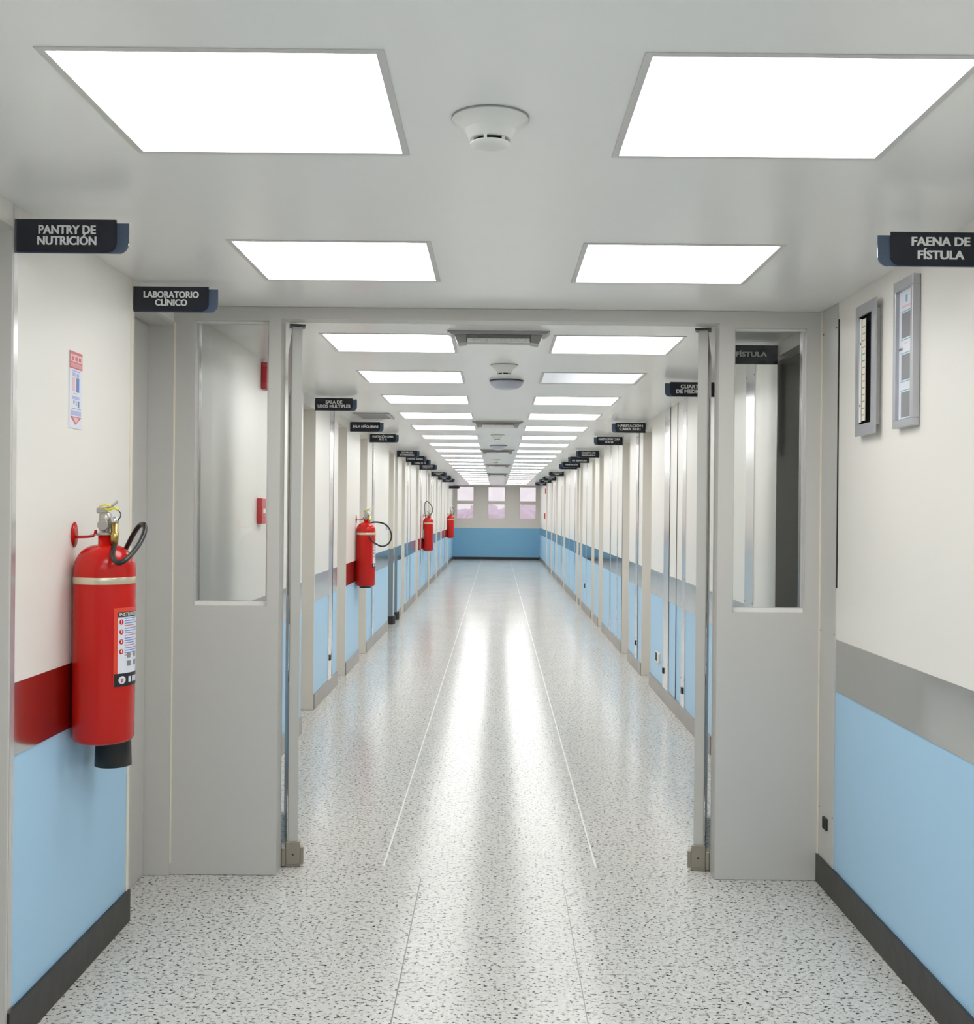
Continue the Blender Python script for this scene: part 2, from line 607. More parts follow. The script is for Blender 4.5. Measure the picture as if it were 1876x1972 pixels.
MBx = MB().box(XR - 0.0005, XR - 0.0025, 4.586, 4.598, 1.25, 2.33, BLACK)
counts['trim'] += 1
struct(MBx.build('trim_%d' % counts['trim']), 'dark open gap beside the grey joint cover')
for x, nm in ((XL + 0.004, 'extinguisher'), (XR - 0.004, 'poster')):
    counts['trim'] += 1
    struct(MB().box(x - 0.005, x + 0.005, Y_PART - 0.007, Y_PART - 0.0005, 0.05, HEAD if x < 0 else H, OFFWHITE).build('trim_%d' % counts['trim']),
           'cream sealant bead where the partition meets the ' + nm + ' wall')

# end wall behind the viewer and the window wall at the far end
struct(MB().box(-1.75, 1.75, Y_BACK - 0.15, Y_BACK, 0, 0.92, BLUE).box(-1.75, 1.75, Y_BACK - 0.15, Y_BACK, 0.92, H, CREAM).build('wall_south'), 'cream and blue wall behind the viewer')
WINX = [(-1.31, -0.74), (-0.30, 0.27), (0.72, 1.277)]
WZ0, WZ1 = 1.308, 2.366
m = MB()
m.box(-1.75, 1.75, Y_END, Y_END + 0.2, 0, 1.02, DEEP_BLUE)
m.box(-1.75, 1.75, Y_END, Y_END + 0.2, 1.02, WZ0, GREY_WALL)
m.box(-1.75, 1.75, Y_END, Y_END + 0.2, WZ1, H, GREY_WALL)
px = -1.75
for a, b in WINX + [(1.75, None)]:
    m.box(px, a, Y_END, Y_END + 0.2, WZ0, WZ1, GREY_WALL)
    px = b
struct(m.build('wall_north'), 'grey end wall with three windows above a deep blue dado')
struct(MB().box(-1.40, 1.38, Y_END - 0.015, Y_END - 0.0005, 0.001, 0.085, FOOT).build('baseboard_north'), 'black skirting along the end wall')
for i, (a, b) in enumerate(WINX):
    fr = MB()
    t = 0.022
    for x0, x1, z0, z1 in ((a, a + t, WZ0, WZ1), (b - t, b, WZ0, WZ1), (a + t, b - t, WZ0, WZ0 + t), (a + t, b - t, WZ1 - t, WZ1), (a + t, b - t, 1.79, 1.90)):
        fr.box(x0, x1, Y_END + 0.03, Y_END + 0.09, z0, z1, GREY_WALL)
    w = struct(fr.build('window_%d' % (i + 1)), ['end wall window beside the extinguisher wall', 'middle window of the end wall', 'end wall window beside the poster wall'][i])
    for z0, z1 in ((WZ0 + t, 1.79), (1.90, WZ1 - t)):
        MB().box(a + t, b - t, Y_END + 0.055, Y_END + 0.061, z0, z1, GLASS).build('pane', w)

# ---------------------------------------------------------------- partition with the open double door
PX0, PX1 = -0.917, 0.933
Y1 = Y_PART + 0.10


def partition(name, x0, x1, wx0, wx1, wz0, wz1, label):
    m = MB()
    m.box(x0, x1, Y_PART, Y1, 0.002, wz0, GREY)
    m.box(x0, wx0, Y_PART, Y1, wz0, 2.35, GREY)
    m.box(wx1, x1, Y_PART, Y1, wz0, 2.35, GREY)
    m.box(wx0, wx1, Y_PART, Y1, wz1, 2.35, GREY)
    p = struct(m.build(name), label)
    b = MB()
    t = 0.011
    ym = Y_PART + 0.03
    for a, c, d, e in ((wx0, wx1, wz0, wz0 + 0.018), (wx0, wx1, wz1 - 0.008, wz1)):
        b.box(a, c, ym, ym + 0.04, d, e, WHITE)
    b.build('glazing_bead', p)
    b = MB()
    for a, c in ((wx0, wx0 + t), (wx1 - t, wx1)):
        b.box(a, c, ym, ym + 0.04, wz0 + 0.018, wz1 - 0.008, STEEL_STRIP)
    b.build('steel_bead', p)
    MB().box(wx0 + t, wx1 - t, ym + 0.018, ym + 0.024, wz0 + 0.018, wz1 - 0.008, GLASS).build('pane', p)
    return p


partition('partition_west', -1.56, PX0, -1.28, -0.968, 1.136, 2.341, 'grey glazed partition panel beside the large extinguisher')
partition('partition_east', PX1, XR + 0.012, 0.995, 1.302, 1.129, 2.330, 'grey glazed partition panel beside the poster wall')
struct(MB().box(-1.56, XR + 0.012, Y_PART, Y1, 2.35, H - 0.001, GREY).build('lintel_front'), 'grey header beam over the open double door')


def leaf(s, hx, ang, label):
    """A door leaf folded back past square; its hinge edge faces the viewer."""
    counts['door'] += 1
    L_, T, Z0, Z1 = 0.90, 0.043, 0.018, 2.337
    root = bpy.data.objects.new('door_%d' % counts['door'], None)
    COL.objects.link(root)
    root.empty_display_size = 0.1
    root.location = (hx, 4.95, 0)
    root.rotation_euler = (0, 0, -s * ang)
    struct(root, label)
    # local: y along the leaf away from the viewer, x across its thickness (towards +s is the outer face)
    m = MB()
    wy0, wy1, wz0, wz1 = 0.30, 0.62, 1.13, 2.10
    for a, b, c, d in ((0, L_, Z0, wz0), (0, L_, wz1, Z1), (0, wy0, wz0, wz1), (wy1, L_, wz0, wz1)):
        m.box(-T / 2, T / 2, a, b, c, d, GREY)
    m.build('leaf', root)
    MB().box(-0.003, 0.003, wy0, wy1, wz0, wz1, GLASS).build('vision_pane', root)
    MB().box(-T / 2 + 0.002, T / 2 - 0.002, -0.004, -0.0005, 0.1, Z1, mat('leaf_edge_paint', srgb(190, 189, 184), 0.3)).build('edge_strip', root)
    xo = s * (T / 2 + 0.001)
    for zc in (0.95, 0.20):
        h = MB()
        h.prism([(0.0, zc - 0.10), (0.07, zc - 0.16), (0.07, zc + 0.16), (0.0, zc + 0.10)], 'x', xo, xo + s * 0.003, STEEL_STRIP)
        for dz in (-0.06, 0.06):
            h.lathe([(0.004, 0), (0.004, 0.0015)], DARK, (xo + s * 0.003, 0.02, zc + dz), 10, False, 'x')
        h.build('hinge_plate', root)
    sh = MB()
    sh.box(-0.030, 0.030, -0.016, -0.005, 0.012, 0.110, LATCH, 0.002)
    sh.box(-s * 0.031, -s * 0.046, -0.016, 0.03, 0.012, 0.085, LATCH, 0.002)
    sh.box(s * 0.031, s * 0.048, -0.016, 0.05, 0.006, 0.085, LATCH, 0.002)
    sh.box(-0.03, 0.03, -0.015, 0.05, 0.002, 0.012, LATCH)
    sh.lathe([(0.004, 0), (0.004, 0.002)], DARK, (0, -0.018, 0.055), 10, False, 'y')
    sh.build('pivot_shoe', root)
    MB().box(-0.034, 0.034, -0.02, 0.06, Z1 + 0.001, Z1 + 0.009, DARK).build('pivot_plate', root)
    return root


leaf(-1, -0.871, R(11.5), 'grey door leaf folded open beside the extinguisher side of the partition')
leaf(1, 0.887, R(11.5), 'grey door leaf folded open beside the poster side of the partition')

# ---------------------------------------------------------------- ceiling lights
def light_panel(s, i, y):
    x0, x1 = LX[s]
    cx, w = (x0 + x1) / 2, (x1 - x0)
    n = i - 3
    if n < 0:
        lab = 'square ceiling light behind the viewer on the %s side, %s back' % (SIDE[s], ORD[-n - 1])
    else:
        lab = 'square white ceiling light in the row on the %s side, %s from the camera' % (SIDE[s], ORD[n])
    if s > 0 and n == 3:
        lab = 'square ceiling light with a dim bluish inner end, past the partition'
    t = thing('ceiling_light', lab, 'ceiling light', (cx, y, H), 'square ceiling lights in two rows')
    fr = MB()
    g, f = 0.0, 0.012
    a, b = w / 2, LEN / 2
    zt, zb = 0.034, -0.0025
    for x_0, x_1, y_0, y_1 in ((-a - .004, -a + f, -b - .004, b + .004), (a - f, a + .004, -b - .004, b + .004), (-a + f, a - f, -b - .004, -b + f), (-a + f, a - f, b - f, b + .004)):
        fr.box(x_0, x_1, y_0, y_1, zb, 0.0 - 0.0003, TRIM_WHITE)
    for x_0, x_1, y_0, y_1 in ((-a + .001, -a + f, -b + .001, b - .001), (a - f, a - .001, -b + .001, b - .001), (-a + f, a - f, -b + .001, -b + f), (-a + f, a - f, b - f, b - .001)):
        fr.box(x_0, x_1, y_0, y_1, -0.0003, zt, TRIM_WHITE)
    fr.build('frame', t)
    d = MB()
    tilt = s < 0 and n == 0
    zz = {(-1, -1): 0.018, (1, -1): 0.004, (1, 1): 0.004, (-1, 1): 0.027} if tilt else {k: 0.005 for k in ((-1, -1), (1, -1), (1, 1), (-1, 1))}
    order = ((-1, -1), (1, -1), (1, 1), (-1, 1))
    bot = [(p * (a - f - .0005), q * (b - f - .0005), zz[p, q]) for p, q in order]
    top = [(x, yy, z + 0.006) for x, yy, z in bot]
    d.add(bot + top, [(0, 1, 2, 3), (7, 6, 5, 4), (0, 4, 5, 1), (1, 5, 6, 2), (2, 6, 7, 3), (3, 7, 4, 0)], DIM if (s > 0 and n == 3) else PANEL)
    d.build('diffuser', t)


for s in (-1, 1):
    for i, y in enumerate(ROWS):
        light_panel(s, i, y)

# ---------------------------------------------------------------- ceiling fittings
def detector(y, x, label, r=0.085):
    t = thing('smoke_detector', label, 'smoke detector', (x, y, H), 'smoke detectors')
    q = r / 0.085
    MB().lathe([(r, -0.0005), (r, -0.0035)], FIXTURE, seg=40).build('seal', t)
    MB().lathe([(r * 0.99, -0.0036), (r * 0.985, -0.006), (0.056 * q, -0.026), (0.055 * q, -0.027), (0.046 * q, -0.047), (0.043 * q, -0.048)], WHITE, seg=40).build('base', t)
    MB().lathe([(0.034 * q, -0.0482), (0.034 * q, -0.0555)], BLACK, seg=32).build('sensing_slot', t)
    p = MB()
    for k in range(6):
        an = R(15 + k * 60)
        cx, cy = 0.040 * q * math.cos(an), 0.040 * q * math.sin(an)
        p.box(cx - .0035, cx + .0035, cy - .0035, cy + .0035, -0.056, -0.0478, WHITE)
    p.lathe([(0.044 * q, -0.0556), (0.043 * q, -0.058), (0.02 * q, -0.0625), (0.0, -0.063)], WHITE, seg=40)
    p.build('cap', t)


detector(2.487, -0.022, 'large white smoke detector on the ceiling in front of the partition')
detector(6.66, 0.035, 'white smoke detector above the dome, past the emergency light', 0.08)
detector(12.72, 0.0, 'small white smoke detector past the second emergency light', 0.08)
detector(18.7, -0.02, 'tiny white smoke detector past the third emergency light', 0.08)


def dome(y, x, label):
    t = thing('ceiling_dome', label, 'ceiling speaker', (x, y, H), 'round ceiling domes')
    MB().lathe([(0.112, -0.0005), (0.112, -0.006)], DARK, seg=40).build('rim', t)
    MB().lathe([(0.110, -0.0062), (0.108, -0.02), (0.098, -0.037), (0.074, -0.051), (0.04, -0.058), (0, -0.06)], DOME, seg=40).build('cover', t)


dome(7.45, 0.055, 'bluish white round dome on the ceiling just past the smoke detector')
dome(14.7, 0.01, 'small round ceiling dome between the second and third emergency lights')


def emergency(y, label):
    t = thing('emergency_light', label, 'emergency light', (0.0, y, H), 'ceiling emergency lights')
    MB().prism([(-0.245, -0.0005), (0.245, -0.0005), (0.225, -0.016), (-0.225, -0.016)], 'y', 0.0, 0.15, FIXTURE).build('reflection_halo', t)  # grey sheet standing in for the fixture's blurred reflection on the ceiling
    b = MB()
    b.box(-0.15, 0.15, 0.03, 0.12, -0.048, -0.0165, FIXTURE)
    housing = b.build('housing', t)
    for sx in (-1, 1):
        MB().prism([(sx * 0.152, -0.0165), (sx * 0.21, -0.0165), (sx * 0.192, -0.058), (sx * 0.152, -0.052)], 'y', 0.02, 0.13, FIXTURE).build('end_cap', t)
    l = MB()
    l.box(-0.148, 0.148, 0.012, 0.0295, -0.050, -0.034, WHITE)
    for k in range(13):
        x = -0.138 + k * 0.023
        l.lathe([(0.008, 0), (0.006, -0.004)], WHITE, (x, 0.012, -0.042), 10, True, 'y')
    l.build('lamp_strip', housing)


for y, n in ((5.40, 'just past the header of the partition'), (10.8, 'second along the corridor'), (15.7, 'third along the corridor'), (20.6, 'fourth along the corridor'), (25.6, 'fifth along the corridor')):
    emergency(y, 'grey bar shaped emergency light on the ceiling, ' + n)

t = thing('air_grille', 'grey louvred air grille in the ceiling near the extinguisher wall', 'air vent', (-1.11, 10.25, H))
g = MB()
for a, b, c, d in ((-.16, .16, -.28, -.25), (-.16, .16, .25, .28), (-.16, -.13, -.25, .25), (.13, .16, -.25, .25)):
    g.box(a, b, c, d, -0.012, -0.0005, FIXTURE)
g.build('frame', t)
g = MB()
for k in range(12):
    y = -0.235 + k * 0.042
    g.box(-.13, .13, y, y + 0.022, -0.011, -0.004, FIXTURE)
g.build('louvre', t)
MB().box(-.13, .13, -.25, .25, -0.0025, -0.0005, DARK).build('duct_opening', t)

# ---------------------------------------------------------------- hanging door signs
def rounded_plate(s, x0, x1, z0, z1, r):
    """Outline with the lower corner away from the wall rounded; s is the wall's side."""
    pts = [(x0, z0), (x0, z1), (x1, z1)]
    for k in range(9):
        a = R(k * 90 / 8)
        pts.append((x1 - r + r * math.cos(a), z0 + r - r * math.sin(a)))
    if s > 0:
        pts = [(-x, z) for x, z in pts]
    return pts


def sign(s, X, y, ztop, body, label, width=0.21, pitch=0.88):
    x = X - s * 0.0005
    t = thing('door_sign', label, 'sign', (x, y, ztop - 0.047), 'dark door signs hung out from the walls')
    MB().prism(rounded_plate(s, -0.0, 0.318, -0.047, 0.039, 0.030), 'y', 0.004, 0.010, SLATE).build('back_plate', t)
    plate = MB().prism(rounded_plate(s, 0.004, 0.285, -0.044, 0.047, 0.028), 'y', -0.004, 0.0035, NAVY).build('front_plate', t)
    if not body:
        return
    v, f = text_data(body, 0.0335, 0.016, 0.0012, pitch=pitch * 1.05)
    lo, hi = min(p[0] for p in v), max(p[0] for p in v)
    q = width / (hi - lo)
    v = [((p[0] - (lo + hi) / 2) * q, p[1], p[2]) for p in v]
    cx = -s * 0.146
    m = MB()
    for k, dx in enumerate((-0.0008, 0.0008, 0)):            # heavy strokes, each a hair prouder than the last
        m.add([(a + cx + dx, b - 0.0047 - 0.0003 * k, c + 0.001) for a, b, c in v], f, LETTER)
    m.build('lettering', plate)


sign(-1, XL, 3.235, 2.359, 'PANTRY DE\nNUTRICIÓN', 'dark sign reading PANTRY DE NUTRICIÓN on the extinguisher wall', 0.166)
sign(-1, XL, 4.27, 2.373, 'LABORATORIO\nCLÍNICO', 'dark sign reading LABORATORIO CLÍNICO beside the partition', 0.205, 0.84)
sign(1, XR, 3.17, 2.33, 'FAENA DE\nFÍSTULA', 'dark sign reading FAENA DE FÍSTULA above the framed poster', 0.161, 1.06)
sign(1, XRF + 0.016, 5.69, 2.385, 'FÍSTULA', 'dark sign reading only FÍSTULA seen through the partition glass', 0.153)
sign(1, XRF, 7.33, 2.388, 'CUARTO\nDE MEDICOS', 'dark sign half hidden behind the open door leaf, reading CUARTO', 0.20)
sign(-1, XLF + 0.03, 8.60, 2.388, 'SALA DE\nUSOS MULTIPLES', 'dark sign reading SALA DE USOS MULTIPLES past the partition', 0.245)
for s, y, body, lab, sz in (
        (-1, 10.92, 'SALA MÁQUINAS', 'dark sign reading MÁQUINAS above the second small doorway', .245),
        (-1, 12.6, 'HABITACIÓN CAMA\nN 15 16', 'dark sign reading HABITACIÓN CAMA N 15 16 above the small extinguisher', .23),
        (-1, 16.0, 'ESTAR DE\nENFERMERIA', 'dark sign reading ESTAR DE ENFERMERIA down the extinguisher wall', .20),
        (-1, 17.6, 'FAENA SUCIA', 'dark sign reading FAENA SUCIA down the extinguisher wall', .235),
        (-1, 18.7, '\nCAMA N 14', 'dark sign tucked behind the FAENA SUCIA sign', .18),
        (-1, 20.7, 'HABITACIÓN\nCAMA N 13', 'dark sign reading CAMA N 13 above the third extinguisher', .2),
        (-1, 24.6, 'HABITACIÓN\nCAMA', 'distant dark sign on the extinguisher wall, first past the third extinguisher', .20),
        (-1, 27.2, 'HABITACIÓN\nCAMA', 'distant dark sign on the extinguisher wall, second past the third extinguisher', .20),
        (-1, 29.4, 'HABITACIÓN\nCAMA', 'distant dark sign on the extinguisher wall, third past the third extinguisher', .20),
        (1, 10.72, 'HABITACIÓN\nCAMA N 01', 'dark sign reading HABITACIÓN CAMA N 01 on the poster side', .235),
        (1, 12.7, 'HABITACIÓN CAMA\nN 02 03', 'dark sign reading HABITACIÓN CAMA N 02 03 on the poster side', .24),
        (1, 15.6, 'CUARTO DE\nENFERMERA', 'dark sign reading CUARTO DE ENFERMERA on the poster side', .19),
        (1, 17.3, '\nDE SERVICIO', 'dark sign partly behind another, showing DE SERVICIO', .22),
        (1, 19.1, 'HABITACIÓN', 'dark sign down the poster side, fourth before the end of the row, in front', .20),
        (1, 19.85, '\nCAMA N 04', 'dark sign tucked under and behind another halfway down the poster side', .20),
        (1, 23.75, 'HABITACIÓN\nCAMA', 'distant dark sign on the poster side, fourth from the end window', .20),
        (1, 26.9, 'HABITACIÓN\nCAMA', 'distant dark sign on the poster side, third from the end window', .20),
        (1, 29.2, 'HABITACIÓN\nCAMA', 'distant dark sign on the poster side, second from the end window', .20),
        (1, 32.1, 'HABITACIÓN\nCAMA', 'distant dark sign on the poster side, next to the end window', .20)):
    sign(s, XLF if s < 0 else XRF, y, 2.392, body, lab, sz)
sign(-1, XLF, 33.4, 2.30, '', 'lowest distant dark sign before the end windows, on the extinguisher side', .20)

# ---------------------------------------------------------------- fire extinguishers
RB = 0.0965


def bend(v, r, az0):
    """Wraps points given as (arc length, depth, z) round a cylinder of radius r, starting at azimuth az0 from the viewer's side."""
    out = []
    for a, b, c in v:
        th = az0 + a / r
        rr = r - b
        out.append((rr * math.sin(th), -rr * math.cos(th), c))
    return out


def patch(m, z0, z1, a0, a1, lift, mt, n=14):
    v, f = [], []
    for i in range(n + 1):
        th = a0 + (a1 - a0) * i / n
        for z in (z0, z1):
            v.append(((RB + lift) * math.sin(th), -(RB + lift) * math.cos(th), z))
    for i in range(n):
        f.append((2 * i, 2 * i + 2, 2 * i + 3, 2 * i + 1))
    m.add(v, f, mt, True)


def extinguisher(loc, wall_gap, hose, label, az=0.0, drop=0.0):
    t = thing('fire_extinguisher', label, 'fire extinguisher', loc, 'red fire extinguishers hung on the wall')
    # heights are measured from the bottom of the cylinder
    prof = [(0.0, 0.0), (0.075, 0.0), (0.090, 0.006), (RB, 0.018), (RB, 0.555)]
    for k in range(1, 11):
        a = R(9 * k)
        prof.append((0.022 + (RB - 0.022) * math.cos(a), 0.555 + 0.082 * math.sin(a)))
    prof += [(0.022, 0.666), (0.0, 0.666)]
    MB().lathe(prof, RED, seg=56).build('cylinder', t)
    b = MB()
    b.lathe([(RB + 0.0006, 0.512), (RB + 0.0012, 0.513), (RB + 0.0012, 0.533), (RB + 0.0006, 0.534)], BAND, seg=56)
    b.v = b.v[:4 * 56]
    keep = [i for i, f in enumerate(b.f) if max(f) < 4 * 56]
    b.f, b.mi, b.sm = [b.f[i] for i in keep], [b.mi[i] for i in keep], [b.sm[i] for i in keep]
    b.build('band', t)
    va = MB()
    va.lathe([(0.026, 0.666), (0.026, 0.674), (0.018, 0.676), (0.018, 0.70), (0.021, 0.705), (0.019, 0.735), (0.012, 0.742)], CAST, seg=20)
    va.lathe([(0.016, -0.022), (0.018, -0.02), (0.018, 0.018), (0.012, 0.022)], CAST, (0, -0.004, 0.70), 18, True, 'y')
    va.box(-0.006, 0.036, -0.012, 0.004, 0.700, 0.714, CAST, 0.003)
    valve = va.build('valve', t)
    hd = MB()
    hd.box(-0.026, 0.006, -0.014, 0.014, 0.738, 0.756, CAST, 0.004)
    hd.tube([(-0.01, 0, 0.752), (0.02, 0, 0.762), (0.038, 0, 0.777)], 0.0045, CHROME, 8, 4)
    hd.tube([(0.0, 0.004, 0.740), (0.016, 0.004, 0.722), (0.028, 0.004, 0.712)], 0.005, CAST, 8, 4)
    hd.build('handle', valve)
    se = MB()
    se.tube([(0.004, -0.012, 0.752), (0.018, -0.016, 0.749), (0.034, -0.016, 0.756), (0.046, -0.014, 0.748)], 0.0042, YELLOW, 8, 5)
    se.tube([(-0.016, -0.012, 0.759), (0.006, -0.014, 0.766), (0.02, -0.012, 0.760)], 0.003, YELLOW, 8, 5)
    se.tube([(0.046, -0.014, 0.748), (0.054, -0.014, 0.738), (0.053, -0.014, 0.726), (0.046, -0.014, 0.716)], 0.0018, DARK, 6, 5)
    se.build('seal', valve)
    ft = MB()
    ft.lathe([(0.011, 0.0), (0.013, 0.02), (0.0135, 0.04), (0.011, 0.041), (0.012, 0.07)], BRASS, (0.034, -0.012, 0.637), 18)
    ft.lathe([(0.0125, 0.0702), (0.013, 0.072), (0.013, 0.088), (0.009, 0.09)], CHROME, (0.034, -0.012, 0.637), 18)
    ft.build('hose_coupling', valve)
    MB().tube(hose, 0.0082, RUBBER, 12, 8).build('hose', t)
    if True:
        h = MB()
        hc = (-0.020, 0.10 + 0.058, drop)
        h.lathe([(0.058, -0.084), (0.0605, -0.083), (0.0585, -0.02), (0.052, 0.10), (0.030, 0.32), (0.014, 0.40), (0.012, 0.56), (0.0085, 0.60)], RUBBER, hc, 28)
        h.build('discharge_horn', t)
    br = MB()
    br.lathe([(0.0, 0.0), (0.034, 0.0), (0.036, 0.003), (0.0, 0.005)], RED, (0, 0, 0), 24, True, 'x')
    for i, p in enumerate(br.v):
        br.v[i] = (-(RB + wall_gap) + 0.0006 + p[0], p[1] * 0.8, 0.668 + p[2] * 1.15)
    x0 = -(RB + wall_gap) + 0.005
    br.tube([(x0, 0, 0.660), (x0 + 0.045, 0, 0.662), (x0 + 0.062, 0, 0.668), (x0 + 0.066, 0, 0.684)], 0.0045, RED, 10, 5)
    br.box(x0 + 0.05, -0.01, -0.004, 0.004, 0.6665, 0.6705, CAST)
    br.build('wall_bracket', t)
    lb = MB()
    a0 = R(36) + az
    patch(lb, 0.190, 0.437, a0, a0 + R(110), 0.0005, RED_LIGHT)
    patch(lb, 0.228, 0.424, a0 + R(8), a0 + R(102), 0.0009, PALE_SIGN)
    patch(lb, 0.407, 0.424, a0 + R(8), a0 + R(102), 0.0012, DARK)
    patch(lb, 0.186, 0.228, a0 + R(1), a0 + R(110), 0.0012, DARK)
    a1 = a0 + R(8)

    def put(body, size, arc, z, mt, bold=0.02, lift=0.0016, align='LEFT'):
        v, f = text_data(body, size, bold, 0.0004, align)
        lb.add(bend([(x + arc, 0, zz + z) for x, _, zz in v], RB + lift, a1), f, mt)

    put('INSTRUCCIONES', 0.0155, 0.004, 0.4155, LETTER)
    for k in range(4):
        z = 0.392 - k * 0.0315
        dv, df = [], []
        dv = [(0.012 + 0.0075 * math.cos(R(20 * q)), 0, z + 0.0085 * math.sin(R(20 * q))) for q in range(18)]
        lb.add(bend(dv, RB + 0.0013, a1), [tuple(range(18))], RED)
        put(str(k + 1), 0.014, 0.012, z, LETTER, 0.02, 0.0017, 'CENTER')
        for q in range(4):
            zz = z + 0.009 - q * 0.0075
            w = random.uniform(0.05, 0.09)
            lb.add(bend([(0.024 + w * i / 6, 0, zz + dz) for dz in (0, 0.0028) for i in range(7)], RB + 0.0013, a1),
                   [(i, i + 1, i + 8, i + 7) for i in range(6)], BLUE_PRINT if q < 3 else RED_SIGN)
    for z, w in ((0.276, 0.018), (0.250, 0.02)):
        for i in range(3):
            lb.add(bend([(0.034 + 0.035 * i + w * q / 3, 0, z + dz) for dz in (0, 0.017) for q in range(4)], RB + 0.0013, a1), [(q, q + 1, q + 5, q + 4) for q in range(3)], GREY_PRINT)
    dv = [(0.016 + 0.0135 * math.cos(R(15 * q)), 0, 0.207 + 0.0125 * math.sin(R(15 * q))) for q in range(24)]
    lb.add(bend(dv, RB + 0.0016, a1), [tuple(range(24))], PALE_SIGN)
    dv = [(0.016 + 0.006 * math.cos(R(72 * q + 90)), 0, 0.207 + 0.006 * math.sin(R(72 * q + 90))) for q in range(5)]
    lb.add(bend(dv, RB + 0.0019, a1), [tuple(range(5))], RED_SIGN)
    for i in range(3):
        lb.add(bend([(0.042 + 0.02 * i + 0.013 * q / 3, 0, 0.198 + dz) for dz in (0, 0.018) for q in range(4)], RB + 0.0016, a1), [(q, q + 1, q + 5, q + 4) for q in range(3)], PALE_SIGN)
    lb.build('instruction_label', t)
    return t


def hose_points(base, pix):
    return [tuple(at(u, v, d) - Vector(base)) for u, v, d in pix]


b1 = (-1.268, 3.70, 0.789)
extinguisher(b1, 0.005, [(0.034, -0.012, 0.640)] + hose_points(b1, [
    (217, 1068, 3.61), (220, 1078, 3.57), (229, 1084, 3.55), (241, 1079, 3.56), (256, 1064, 3.61), (270, 1044, 3.67), (279, 1022, 3.71), (277, 1010, 3.73),
    (268, 1013, 3.75), (257, 1029, 3.76), (248, 1046, 3.77), (240, 1062, 3.79), (233, 1082, 3.81)]) + [(0.0, 0.158, 0.555)],
    'large red fire extinguisher with looped black hose on the near wall', drop=-0.028)
b2 = (-1.310, 11.45, 0.79)
extinguisher(b2, 0.003, [(0.034, -0.012, 0.640)] + hose_points(b2, [
    (708.5, 1016, 11.42), (710, 1028, 11.38), (716, 1040, 11.35), (727, 1049, 11.35), (738, 1052, 11.35), (749, 1046, 11.38), (754, 1034, 11.4), (751, 1020, 11.45),
    (742, 1010, 11.5), (730, 1006, 11.52), (718, 1006, 11.55), (712, 1010, 11.58)]) + [(0.03, 0.14, 0.56), (-0.012, 0.158, 0.57)],
    'red extinguisher with a wide ring of hose, second along the wall', R(10), 0.055)
b3 = (-1.311, 21.85, 0.793)
extinguisher(b3, 0.003, [(0.034, -0.012, 0.640)] + hose_points(b3, [
    (829, 992, 21.7), (833, 985, 21.7), (832, 976, 21.7), (827, 969, 21.7), (822, 965.5, 21.7), (818.6, 969, 21.7), (818, 979, 21.7), (819, 992, 21.7)]) + [(-0.05, 0.10, 0.60), (-0.03, 0.158, 0.56)],
    'small red extinguisher with hose looped over its top, third along the wall', R(-190), 0.07)
b4 = (-1.311, 32.4, 0.80)
extinguisher(b4, 0.003, [(0.034, -0.012, 0.640)] + [(0.075, -0.03, 0.66), (0.10, -0.03, 0.78), (0.05, -0.02, 0.86), (-0.02, 0.02, 0.85), (0.02, 0.1, 0.70), (-0.012, 0.158, 0.57)],
    'smallest looking red fire extinguisher, last along the wall next to the end windows', R(64), 0.07)

# ---------------------------------------------------------------- things on the near walls
# arrow-shaped extinguisher notice
t = thing('extinguisher_notice', 'arrow shaped red and white notice above the large extinguisher', 'notice', (XL + 0.0005, 3.70, 1.93))
ZT, ZB, HW = 0.117, -0.118, 0.055


def on_wall(poly, x, mt, m, s=-1):
    m.prism([(p[0], p[1]) for p in poly], 'x', x, x + 0.0006, mt)


m = MB()
m.box(0, 0.002, -HW, HW, ZB - 0.012, ZT, PALE_SIGN)
m.build('plate', t)
m = MB()
on_wall([(-HW, 0.062), (HW, 0.062), (HW, ZT), (-HW, ZT)], 0.0021, RED_SIGN, m)
on_wall([(-HW + .004, 0.084), (HW - .004, 0.084), (HW - .004, ZT - .01), (-HW + .004, ZT - .01)], 0.0028, PINK_SIGN, m)
for k in range(3):
    on_wall([(-HW + .016 + k * .03, 0.088), (-HW + .034 + k * .03, 0.088), (-HW + .034 + k * .03, 0.101), (-HW + .016 + k * .03, 0.101)], 0.0034, RED_SIGN, m)
on_wall([(-HW + .006, 0.0655), (HW - .006, 0.0655), (HW - .006, 0.080), (-HW + .006, 0.080)], 0.0028, mat('rose_print', srgb(216, 150, 154), 0.4), m)
m.build('header', t)
m = MB()
for a, b, c, d, mt in ((-.03, .035, .053, .058, LILAC_PRINT), (-.03, -.004, .038, .05, LILAC_PRINT), (.008, .026, .036, .048, LILAC_PRINT),
                       (-.03, -.008, -.01, .034, PINK_SIGN), (.004, .028, -.012, .034, BLUE_PRINT), (-.02, .01, -.02, -.016, PINK_SIGN),
                       (-.03, .03, -.036, -.026, LILAC_PRINT), (-.02, -.012, -.05, -.04, GREY_PRINT), (.0, .01, -.056, -.04, LILAC_PRINT), (.018, .03, -.062, -.04, BLUE_PRINT),
                       (-.045, .045, -.067, -.0655, GREY_PRINT), (-.045, .045, -.088, -.073, LILAC_PRINT)):
    on_wall([(a, c), (b, c), (b, d), (a, d)], 0.0021, mt, m)
m.build('pictogram_print', t)
m = MB()
on_wall([(-HW + .006, -0.092), (HW - .006, -0.092), (0, ZB)], 0.0021, RED_SIGN, m)
on_wall([(-.026, -0.095), (.026, -0.095), (.004, -0.112), (-.004, -0.112)], 0.0028, PINK_SIGN, m)
m.build('arrow_tip', t)

